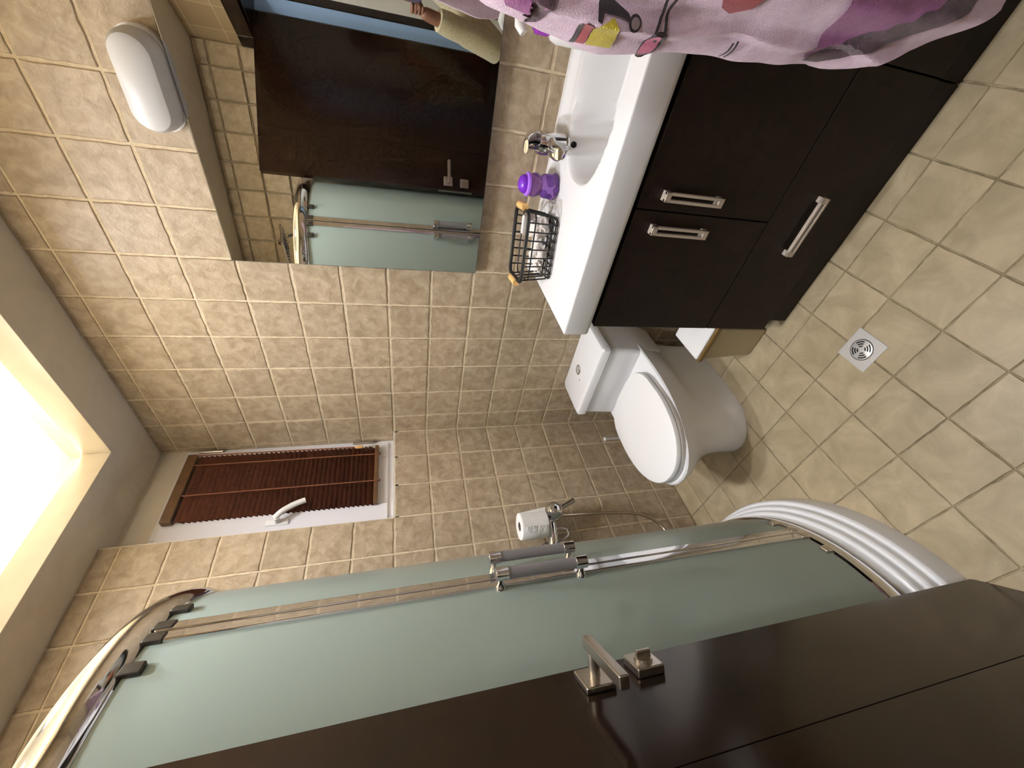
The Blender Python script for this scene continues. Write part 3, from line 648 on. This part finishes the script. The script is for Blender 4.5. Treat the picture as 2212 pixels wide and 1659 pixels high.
# rain shower head above the enclosure
t = thing('rain_shower', 'square chrome rain shower head on a wall arm, seen in the mirror', 'shower head', (-8.9,-2.0,12.9))
MB().tube(smoothpath([(-10.45,-1.9,12.2),(-10.1,-1.9,12.9),(-9.6,-1.95,13.25),(-9.0,-2.0,13.2)]), 0.08, 12).build('arm', 'chrome', t, smooth=True)
m = MB(); m.obox((-8.75,-2.05,12.98), V((0.55,0.15,-0.1)), V((-0.15,0.55,0.0)), V((0.0,0.0,0.04))); m.build('head_plate', 'chrome', t, bevel=0.02)
m = MB()
for i in range(-3,4):
    for j in range(-3,4): m.lathe([(0.035,0),(0.025,-0.03)][::-1], V((-8.75,-2.05,12.925))+V((0.55,0.15,-0.1))*i*0.27+V((-0.15,0.55,0))*j*0.27, n=8)
m.build('nozzles', 'grip', t)

# ---------------------------------------------------------------- window and blind
m = MB(); y0, y1 = WD, WD+0.35
def wframe(m, x0, x1, z0, z1, w_, ya, yb):
    m.box(x0,x0+w_,ya,yb,z0,z1); m.box(x1-w_,x1,ya,yb,z0,z1); m.box(x0+w_,x1-w_,ya,yb,z0,z0+w_); m.box(x0+w_,x1-w_,ya,yb,z1-w_,z1)
wframe(m, WX+0.02, -0.02, SILL+0.02, 14.55, 0.28, WD, WD+0.4)
w1 = struct(m.build('window_1', 'pvc', bevel=0.015, origin=(-1.5,WD,SILL)), 'white plastic tilt window in the recess', 'window')
m = MB(); wframe(m, WX+0.16, -0.14, SILL+0.18, 14.42, 0.56, WD-0.06, WD+0.3); m.build('sash', 'pvc', w1, bevel=0.02)
MB().box(WX+0.66,-0.66,WD+0.12,WD+0.15,SILL+0.7,13.9).build('pane', 'pane', w1)
hx, hz = -2.60, 11.75
h = MB().box(hx-0.09,hx+0.09,WD-0.10,WD-0.05,hz-0.28,hz+0.28).build('window_handle', 'white_plastic', w1, bevel=0.03)
m = MB(); m.tube([(hx,WD-0.08,hz),(hx,WD-0.32,hz-0.02)], 0.07, 12); m.tube(smoothpath([(hx,WD-0.30,hz+0.02),(hx+0.15,WD-0.36,hz-0.15),(hx+0.32,WD-0.36,hz-0.42),(hx+0.42,WD-0.35,hz-0.66)]), 0.075, 12); m.build('lever', 'white_plastic', h, smooth=True)
for z in (9.75, 13.9): MB().tube([(-0.12,WD-0.08,z-0.3),(-0.12,WD-0.08,z+0.3)], 0.05, 10).build('hinge', 'satin', w1, smooth=True)
t = thing('venetian_blind', 'brown wooden venetian blind lowered over the window', 'blind', (-1.3,WD-0.16,9.25))
XB0, XB1 = -2.38, -0.36; YB = WD-0.14
MB().box(XB0-0.03,XB1+0.03,YB-0.13,YB+0.07,14.12,14.36).build('head_rail', 'blind_rail', t, bevel=0.02)
MB().box(XB0,XB1,YB-0.11,YB+0.07,9.26,9.37).build('bottom_rail', 'blind_rail', t, bevel=0.02)
sl = None; NS = 37
for k in range(NS):
    z = 9.46 + (13.98-9.46)*k/(NS-1); tl = 0.92
    if sl is None:
        m = MB(); prf = [(-0.11,0.0),(-0.05,0.006),(0.05,0.006),(0.11,0.0),(0.11,-0.012),(-0.11,-0.012)]
        rr = []
        for x in (XB0, XB1): rr.append([(x, YB+a*cos(tl)-b*sin(tl), z-a*sin(tl)+b*cos(tl)) for a,b in prf])
        m.loft(rr); sl = m.build('slat', 'blind', t); z00 = z
    else:
        o = sl.copy(); COL.objects.link(o); o.parent = t; o.location = (0,0,(z-z00)*S)
for x in (-0.72,-1.68):
    MB().tube([(x,YB-0.12,9.3),(x,YB-0.12,14.1)], 0.016, 6).build('ladder_cord', 'cord', t)
    MB().sphere((x,YB-0.13,9.23), 0.045, 8).build('cord_knob', 'blind', t, smooth=True)
m = MB(); m.tube([(-0.42,YB-0.17,14.1),(-0.46,YB-0.18,9.9)], 0.018, 8); w_ = m.build('tilt_cord', 'cord', t, smooth=True)
MB().lathe([(0.02,0.1),(0.045,0.05),(0.05,-0.1),(0.02,-0.14)][::-1], (-0.46,YB-0.18,9.85), n=12).build('tassel', 'wood', t, smooth=True)

# ---------------------------------------------------------------- door leaf
d0 = V((-7.955,-5.079)); dd = V((-0.631,-0.776)).normalized(); dn = V((0.776,-0.631)).normalized()
def P(a, z, n): q = d0 + dd*a + dn*n; return V((q.x, q.y, z))
def dbox(m, a0, a1, z0, z1, n0, n1):
    c = (P(a0,z0,n0)+P(a1,z1,n1))/2; D3 = V((dd.x,dd.y,0)); N3 = V((dn.x,dn.y,0))
    return m.obox(c, D3*(a1-a0)/2, V((0,0,(z1-z0)/2)), N3*(n1-n0)/2)
m = MB(); dbox(m, 0.0, 1.475, 0.06, 13.05, -0.25, 0.0); dbox(m, 1.475, 1.484, 0.06, 13.05, -0.25, -0.006); dbox(m, 1.484, 5.15, 0.06, 13.05, -0.25, 0.0)
do = struct(m.build('door_1', 'door', origin=tuple(P(5.15,0.06,0)), bevel=0.012), 'glossy dark brown door leaf standing open', 'door')
m = MB(); dbox(m, 0.13, 0.47, 6.47, 6.80, 0, 0.07); h = m.build('lever_handle', 'satin', do, bevel=0.015)
m = MB(); m.tube([P(0.30,6.63,0.05), P(0.30,6.63,0.3)], 0.06, 16); m.build('neck', 'satin', h, smooth=True)
m = MB(); dbox(m, 0.14, 0.95, 6.575, 6.68, 0.28, 0.41); m.build('lever_bar', 'satin', h, bevel=0.015)
m = MB(); dbox(m, 0.10, 0.42, 5.86, 6.18, 0, 0.10); h = m.build('lock_rosette', 'satin', do, bevel=0.015)
m = MB(); m.tube([P(0.26,6.02,0.09), P(0.26,6.02,0.13)], 0.10, 20); m.build('turn_base', 'satin', h, smooth=True)
m = MB(); dbox(m, 0.235, 0.285, 5.93, 6.11, 0.12, 0.20); m.build('thumb_turn', 'satin', h, bevel=0.012)
m = MB(); dbox(m, -0.012, 0.002, 5.7, 7.0, -0.19, -0.06); m.build('lock_plate', 'satin', do)

# ---------------------------------------------------------------- robe on its hook
YE = [(1.5,-10.5),(3.0,-10.42),(3.5,-10.42),(4.4,-10.40),(5.0,-10.36),(5.8,-10.27),(6.6,-10.17),(7.2,-10.2),(7.7,-10.32),(8.5,-10.7),(9.5,-11.2),(10.5,-11.6),(11.3,-11.9)]
def interp(tb, x):
    if x <= tb[0][0]: return tb[0][1]
    for (a, b), (c, d) in zip(tb, tb[1:]):
        if x <= c: return b + (d-b)*(x-a)/(c-a)
    return tb[-1][1]
def edge_y(z): return interp(YE, z) + 0.018*sin(4.1*z) + 0.03*noise.noise(V((z*2.3,4,1)))
def hem(y): return interp([(-12.5,2.2),(-11.8,2.35),(-11.09,2.78),(-10.72,3.27),(-10.5,3.7),(-10.4,4.0)], y)
RX = -4.1; ZTOP = 11.3
def rfront(y, z):
    ye = edge_y(z); dpt_ = max(0.0, ye-y)
    dep = 0.36*sqrt(min(1.0, dpt_/0.35)) if dpt_ < 0.35 else 0.36
    fold = 0.07*sin(9.0*y+1.3*sin(z*0.8)) + 0.05*sin(15*y-1.1*z) + 0.02*noise.noise(V((y*3,z*2.2,1)))*2
    if z < 7.4: dep -= 0.10*max(0.0, min(1.0, (0.16+0.03*sin(5*z)-dpt_)/0.03))
    k = min(1.0, dpt_/0.3); nar = 1.0 if z < 8.5 else max(0.35, 1-(z-8.5)/4.5)
    return RX - dep*nar - fold*k*nar
def rback(y, z): return 2*RX - rfront(y-0.7, z) if edge_y(z)-y > 1e-4 else RX
nu, nv = 110, 150; vs = []; fs = []
def rz(yf, kv):
    return None
rows = []
for j in range(nv+1):
    s_ = j/nv; row = []
    for i in range(nu+1):
        f = i/nu
        # column f: from hook side (wall) to the free edge; the hem height depends on the column
        yb_ = -12.45 + (-10.40+12.45)*f**0.8
        zb = hem(yb_); z = ZTOP + (zb-ZTOP)*s_
        ye = edge_y(z); yw = -12.5 + 0.05*sin(z); y = yw + (ye-yw)*f**0.8
        row.append((y, z))
    rows.append(row)
nr = nu+1
for row in rows:
    for (y, z) in row: vs.append((rfront(y, z), y, z))
for row in rows:
    for i, (y, z) in enumerate(row): vs.append((rback(y, z) if i < nu else rfront(y, z)+0.004, y, z))
o2 = (nv+1)*nr
for j in range(nv):
    for i in range(nu):
        a = j*nr+i; fs.append((a, a+nr, a+nr+1, a+1)); b = o2+a; fs.append((b, b+1, b+nr+1, b+nr))
    fs.append((j*nr+nu, (j+1)*nr+nu, o2+(j+1)*nr+nu, o2+j*nr+nu)); fs.append((j*nr, o2+j*nr, o2+(j+1)*nr, (j+1)*nr))
for i in range(nu):
    a = nv*nr+i; fs.append((a, o2+a, o2+a+1, a+1)); b = i; fs.append((b, b+1, o2+b+1, o2+b))
t = thing('bathrobe', 'pink fleece bathrobe with printed purple and yellow shapes hanging by the washbasin', 'bathrobe', (RX,-11.4,2.4))
o = MB().add(vs, fs).build('fleece_body', 'robe', t, smooth=True)
bm = bmesh.new(); bm.from_mesh(o.data); bmesh.ops.recalc_face_normals(bm, faces=bm.faces); bm.to_mesh(o.data); bm.free()
def patch(name, m_, poly, d=0.014, parent=None):
    """printed area: polygon in (y, z), draped on the front of the robe"""
    bm = bmesh.new(); vv = [bm.verts.new((0,y,z)) for y,z in poly]; bm.faces.new(vv)
    bmesh.ops.triangulate(bm, faces=bm.faces)
    for _ in range(4): bmesh.ops.subdivide_edges(bm, edges=[e for e in bm.edges if e.calc_length() > 0.04], cuts=1); bmesh.ops.triangulate(bm, faces=bm.faces)
    for v in bm.verts: v.co.x = rfront(v.co.y, v.co.z)-d-0.018
    bm.normal_update()
    for f in bm.faces:
        if f.normal.x > 0: f.normal_flip()
    m = MB().add([v.co.copy() for v in bm.verts], [tuple(x.index for x in f.verts) for f in bm.faces]); bm.free()
    return m.build(name, m_, t, smooth=True)
def stroke(name, m_, pts, w_=0.03, d=0.02):
    pts = [V((0,)+p) for p in pts]; a, b = [], []
    for i, p in enumerate(pts):
        q = (pts[min(i+1,len(pts)-1)]-pts[max(i-1,0)]).normalized(); nn = V((0,-q.z,q.y)); a.append(p+nn*w_/2); b.append(p-nn*w_/2)
    return patch(name, m_, [(p.y,p.z) for p in a]+[(p.y,p.z) for p in reversed(b)], d)
def disc(c, r, n=18): return [(c[0]+r*cos(2*pi*k/n), c[1]+r*sin(2*pi*k/n)) for k in range(n)]
patch('purple_print', 'robe_purple', [(-10.9,8.1),(-10.5,7.75),(-10.34,7.62),(-10.31,7.42),(-10.37,7.27),(-10.44,7.25),(-10.7,7.4),(-10.9,7.6)])
patch('lace_print', 'robe_lace', [(-10.40,7.42),(-10.26,7.42),(-10.28,7.31),(-10.37,7.24),(-10.45,7.22),(-10.6,7.3),(-10.6,7.45)], 0.02)
patch('yellow_print', 'robe_yellow', [(-10.32,6.83),(-10.42,6.70),(-10.30,6.59),(-10.215,6.585),(-10.205,6.82)])
patch('red_print', 'robe_red', [(-10.34,6.93),(-10.33,6.84),(-10.205,6.83),(-10.205,6.925)])
stroke('dark_print', 'robe_dark', [(-10.33,6.945),(-10.27,6.94),(-10.20,6.935)], 0.045)
patch('dark_print', 'robe_dark', disc((-10.413,6.50),0.062), 0.018); patch('grey_print', 'robe_grey', disc((-10.413,6.50),0.042), 0.026)
patch('dark_print', 'robe_dark', [(-10.52,6.86),(-10.53,6.75),(-10.47,6.58),(-10.43,6.54),(-10.41,6.57),(-10.44,6.66),(-10.43,6.79),(-10.36,6.80),(-10.37,6.84)], 0.018)
stroke('dark_print', 'robe_dark', [(-10.62,6.28),(-10.52,6.25),(-10.41,6.265),(-10.345,6.27)], 0.03)
stroke('dark_print', 'robe_dark', [(-10.64,6.19),(-10.55,6.21),(-10.465,6.19),(-10.352,6.16)], 0.03)
patch('dark_print', 'robe_dark', disc((-10.30,6.20),0.105), 0.018); patch('pink_print', 'robe_pink', disc((-10.285,6.21),0.082), 0.026)
patch('red_print', 'robe_red', [(-10.68,5.80),(-10.82,5.7),(-10.80,5.42),(-10.68,5.46),(-10.62,5.63),(-10.64,5.75)])
stroke('dark_print', 'robe_dark', [(-10.45,5.35),(-10.39,5.34),(-10.335,5.35)], 0.022); stroke('dark_print', 'robe_dark', [(-10.47,5.31),(-10.386,5.295),(-10.337,5.298)], 0.022)
patch('purple_print', 'robe_purple', [(-10.47,4.46),(-10.62,4.50),(-10.90,4.62),(-11.3,4.6),(-11.6,4.2),(-11.4,3.35),(-11.12,3.42),(-10.84,3.72),(-10.63,4.05),(-10.53,4.25)])
lace = [(-10.45,4.44),(-10.50,4.43),(-10.53,4.35),(-10.58,4.33),(-10.60,4.23),(-10.66,4.19),(-10.68,4.07),(-10.75,4.04),(-10.78,3.92),(-10.84,3.88),(-10.87,3.77),(-10.95,3.74),(-10.98,3.64),(-11.07,3.55),(-11.3,3.4),(-11.3,3.05),(-11.13,3.15),(-11.03,3.25),(-10.90,3.42),(-10.78,3.60),(-10.63,3.83),(-10.53,4.04),(-10.465,4.23)]
patch('lace_print', 'robe_lace', lace, 0.022)
t = thing('robe_hook', 'chrome hook on the wall holding the pink bathrobe', 'hook', (RX,YF+0.2,11.2))
MB().lathe([(0.16,0),(0.16,0.05),(0.05,0.08),(0.05,0.3)], (RX,YF,11.35), (0,1,0.1)).build('hook_plate', 'chrome', t, smooth=True)
MB().tube([(RX,YF+0.25,11.35),(RX,YF+0.36,11.4),(RX,YF+0.42,11.55)], 0.05, 10).build('hook_arm', 'chrome', t, smooth=True)

# ---------------------------------------------------------------- the photographer, seen only in the mirror
FWD = V((0.726,0.688,0)).normalized(); LFT = V((-FWD.y, FWD.x, 0)); CP = V((-8.7665,-10.26,8.5214))
t = thing('phone', 'grey phone held upright by the person in the doorway', 'phone', tuple(CP-FWD*0.12+V((0,0,-0.85))))
c = CP - FWD*0.10 + V((0,0,-0.36)) - LFT*0.02
MB().obox(c, LFT*0.24, V((0,0,0.5)), FWD*0.028).build('case', 'phone', t, bevel=0.02)
MB().obox(c-FWD*0.03, LFT*0.22, V((0,0,0.47)), FWD*0.004).build('screen', 'dark', t)
t = thing('person', 'person in beige fleece jacket and orange top holding up a phone', 'person', tuple(CP-FWD*2.3+V((0,0,-8.52))))
H = CP - FWD*2.25 - LFT*0.1; H = V((H.x, H.y, 0))
def at(l, f, z): return H + LFT*l + FWD*f + V((0,0,z))
def skinmesh(name, m_, verts, edges, root, sub=2, parent=None):
    me = bpy.data.meshes.new(name); o = V(parent['_o'])
    me.from_pydata([tuple((V(p)-o)*S) for p, r in verts], edges, []); ob = bpy.data.objects.new(name, me); COL.objects.link(ob)
    ob.parent = parent; ob['_o'] = tuple(o); me.materials.append(M[m_])
    sk = ob.modifiers.new('skin', 'SKIN'); sk.use_smooth_shade = True
    ly = me.skin_vertices[0] if me.skin_vertices else None
    for i, (p, r) in enumerate(verts):
        rr_ = r if isinstance(r, tuple) else (r, r)
        ly.data[i].radius = (rr_[0]*S, rr_[1]*S); ly.data[i].use_root = (i == root)
    sb = ob.modifiers.new('sub', 'SUBSURF'); sb.levels = sb.render_levels = sub
    return ob
HW = V((-9.10,-9.98,7.70)); EL = V((-9.95,-9.42,5.0)); RHW = CP - FWD*0.42 - LFT*0.4 + V((0,0,-0.85)); REL = at(-1.35,0.5,5.8)
body = [(at(0,0,5.0),(0.72,0.5)), (at(0,0,6.2),(0.66,0.46)), (at(0,0,7.3),(0.72,0.48)), (at(0,0,8.1),(0.45,0.36)), (at(0,0.02,8.6),0.28), (at(0,0.1,9.05),0.34), (at(0,0.14,9.5),(0.5,0.56)), (at(0,0.12,9.95),0.36),
        (at(0.95,0,7.9),0.32), (EL,0.25), (HW,0.19), (at(-0.95,0,7.9),0.32), (REL,0.25), (RHW,0.16),
        (at(0.5,0,4.3),0.42), (at(0.5,0.08,2.7),0.32), (at(0.5,-0.02,0.55),0.19), (at(0.5,0.75,0.17),0.17),
        (at(-0.5,0,4.3),0.42), (at(-0.5,0.08,2.7),0.32), (at(-0.5,-0.02,0.55),0.19), (at(-0.5,0.75,0.17),0.17)]
be = [(0,1),(1,2),(2,3),(3,4),(4,5),(5,6),(6,7),(3,8),(8,9),(9,10),(3,11),(11,12),(12,13),(0,14),(14,15),(15,16),(16,17),(0,18),(18,19),(19,20),(20,21)]
skinmesh('body', 'skin', body, be, 0, 2, t)
def ell(z, hl, hf, f0=0.0, n=28): return [at(hl*cos(2*pi*k/n), f0+hf*sin(2*pi*k/n), z) for k in range(n)]
MB().loft([ell(4.7,0.99,0.7,0.06),ell(5.4,0.96,0.68,0.06),ell(6.2,0.9,0.64,0.06),ell(7.2,1.0,0.66,0.05),ell(7.8,0.95,0.55,0.03),ell(8.2,0.55,0.42,0.02),ell(8.38,0.4,0.36,0.02)]).build('orange_top', 'orange', t, smooth=True)
m = MB(); n = 24
def shell(z, hl, hf): return [at(hl*cos(a), -0.02+hf*sin(a), z) for a in [pi*0.86+(pi*1.28)*k/n for k in range(n+1)]] + [at(hl*0.9*cos(a), -0.02+hf*0.9*sin(a), z) for a in [pi*0.86+(pi*1.28)*(n-k)/n for k in range(n+1)]]
m.loft([shell(4.4,1.14,0.86),shell(5.4,1.1,0.82),shell(6.3,1.06,0.78),shell(7.3,1.13,0.8),shell(7.9,1.05,0.68),shell(8.25,0.7,0.55),shell(8.5,0.5,0.46)])
for sh, el, wr_, k in ((at(0.92,0,7.8),EL,HW,0.78), (at(-0.92,0,7.8),REL,RHW,0.78)):
    m.tube(smoothpath([sh, sh+(el-sh)*0.5, el, el+(wr_-el)*0.4, el+(wr_-el)*k], 5), [0.46]*4+[0.43]*4+[0.42]*4+[0.39]*4+[0.35]*3+[0.33,0.31], 16)
m.build('fleece_jacket', 'fleece_beige', t, smooth=True)
m = MB(); m.loft([ell(3.9,0.92,0.62),ell(4.3,1.0,0.7),ell(4.9,0.97,0.68),ell(5.3,0.9,0.64)])
for e in (0.5,-0.5): m.tube([at(e,0,4.5), at(e,0.04,3.6), at(e,0.08,2.7), at(e,0.02,1.4), at(e,0,0.45)], [0.52,0.48,0.41,0.34,0.31], 18)
m.build('trousers', 'trousers', t, smooth=True)
MB().sphere(at(0,-0.04,9.78), 0.66, 14, (0.92,0.92,0.88)).build('hair', 'hair', t, smooth=True)
for e in (0.2,-0.2):
    ey = MB().sphere(at(e,0.58,9.48), 0.075, 8).build('eye', 'white_plastic', t, smooth=True)
    MB().sphere(at(e,0.635,9.48), 0.045, 8).build('pupil', 'dark', ey, smooth=True)
m = MB(); m.loft([[at(-0.03,0.60,9.52),at(0.03,0.60,9.52),at(0.03,0.62,9.53),at(-0.03,0.62,9.53)], [at(-0.1,0.58,9.26),at(0.1,0.58,9.26),at(0.06,0.80,9.28),at(-0.06,0.80,9.28)]]); m.build('nose', 'skin', t, bevel=0.03)
m = MB(); m.sphere(at(0,0.60,9.1), 0.15, 10, (0.9,0.9,0.22)); m.build('mouth', mat('lips', (150,84,76), 0.5), t, smooth=True)
# holding hand: palm behind the lower corner of the phone, four fingers curled over its front, thumb along its edge
PC = CP - FWD*0.16 + V((0,0,-0.72)) + LFT*0.18
hv = [(HW,0.15), (HW+(PC-HW)*0.5+LFT*0.02,(0.22,0.16)), (PC+LFT*0.12+V((0,0,-0.02)),(0.22,0.15))]
skinmesh('palm', 'skin', hv, [(0,1),(1,2)], 0, 2, t)
for k, (dz, ln_) in enumerate(((0.14,0.9),(0.03,1.0),(-0.08,0.95),(-0.18,0.78))):
    b0 = PC + LFT*0.2 + V((0,0,dz))
    f = [(PC+LFT*0.12+V((0,0,dz*0.8)),0.062), (b0+LFT*0.12+FWD*0.02,0.062), (b0+LFT*0.12+FWD*0.15,0.058), (b0-LFT*(0.06*ln_)+FWD*0.17,0.054), (b0-LFT*(0.2*ln_)+FWD*0.15,0.046)]
    skinmesh('finger', 'skin', f, [(0,1),(1,2),(2,3),(3,4)], 0, 2, t)
f = [(PC+LFT*0.1+V((0,0,0.05))-FWD*0.08,0.075), (PC+LFT*0.16+V((0,0,0.25))-FWD*0.1,0.066), (PC+LFT*0.1+V((0,0,0.45))-FWD*0.06,0.056), (PC+LFT*0.02+V((0,0,0.56))-FWD*0.03,0.048)]
skinmesh('thumb', 'skin', f, [(0,1),(1,2),(2,3)], 0, 2, t)

PD = CP - FWD*0.2 + V((0,0,-0.62)) - LFT*0.24
skinmesh('palm', 'skin', [(RHW,0.15), (RHW+(PD-RHW)*0.5,(0.2,0.15)), (PD-LFT*0.1,(0.2,0.14))], [(0,1),(1,2)], 0, 2, t)
for dz, ln_ in ((0.12,0.9),(0.02,1.0),(-0.08,0.95),(-0.17,0.78)):
    b0 = PD - LFT*0.2 + V((0,0,dz))
    skinmesh('finger', 'skin', [(PD-LFT*0.1+V((0,0,dz*0.8)),0.06), (b0-LFT*0.04,0.06), (b0+FWD*0.1,0.056), (b0+LFT*0.12*ln_+FWD*0.1,0.046)], [(0,1),(1,2),(2,3)], 0, 2, t)
skinmesh('thumb', 'skin', [(PD-LFT*0.08-FWD*0.08,0.072), (PD-LFT*0.1+V((0,0,0.2))-FWD*0.08,0.064), (PD+V((0,0,0.36))-FWD*0.05,0.05)], [(0,1),(1,2)], 0, 2, t)

for o in bpy.data.objects:
    if '_o' in o.keys(): del o['_o']
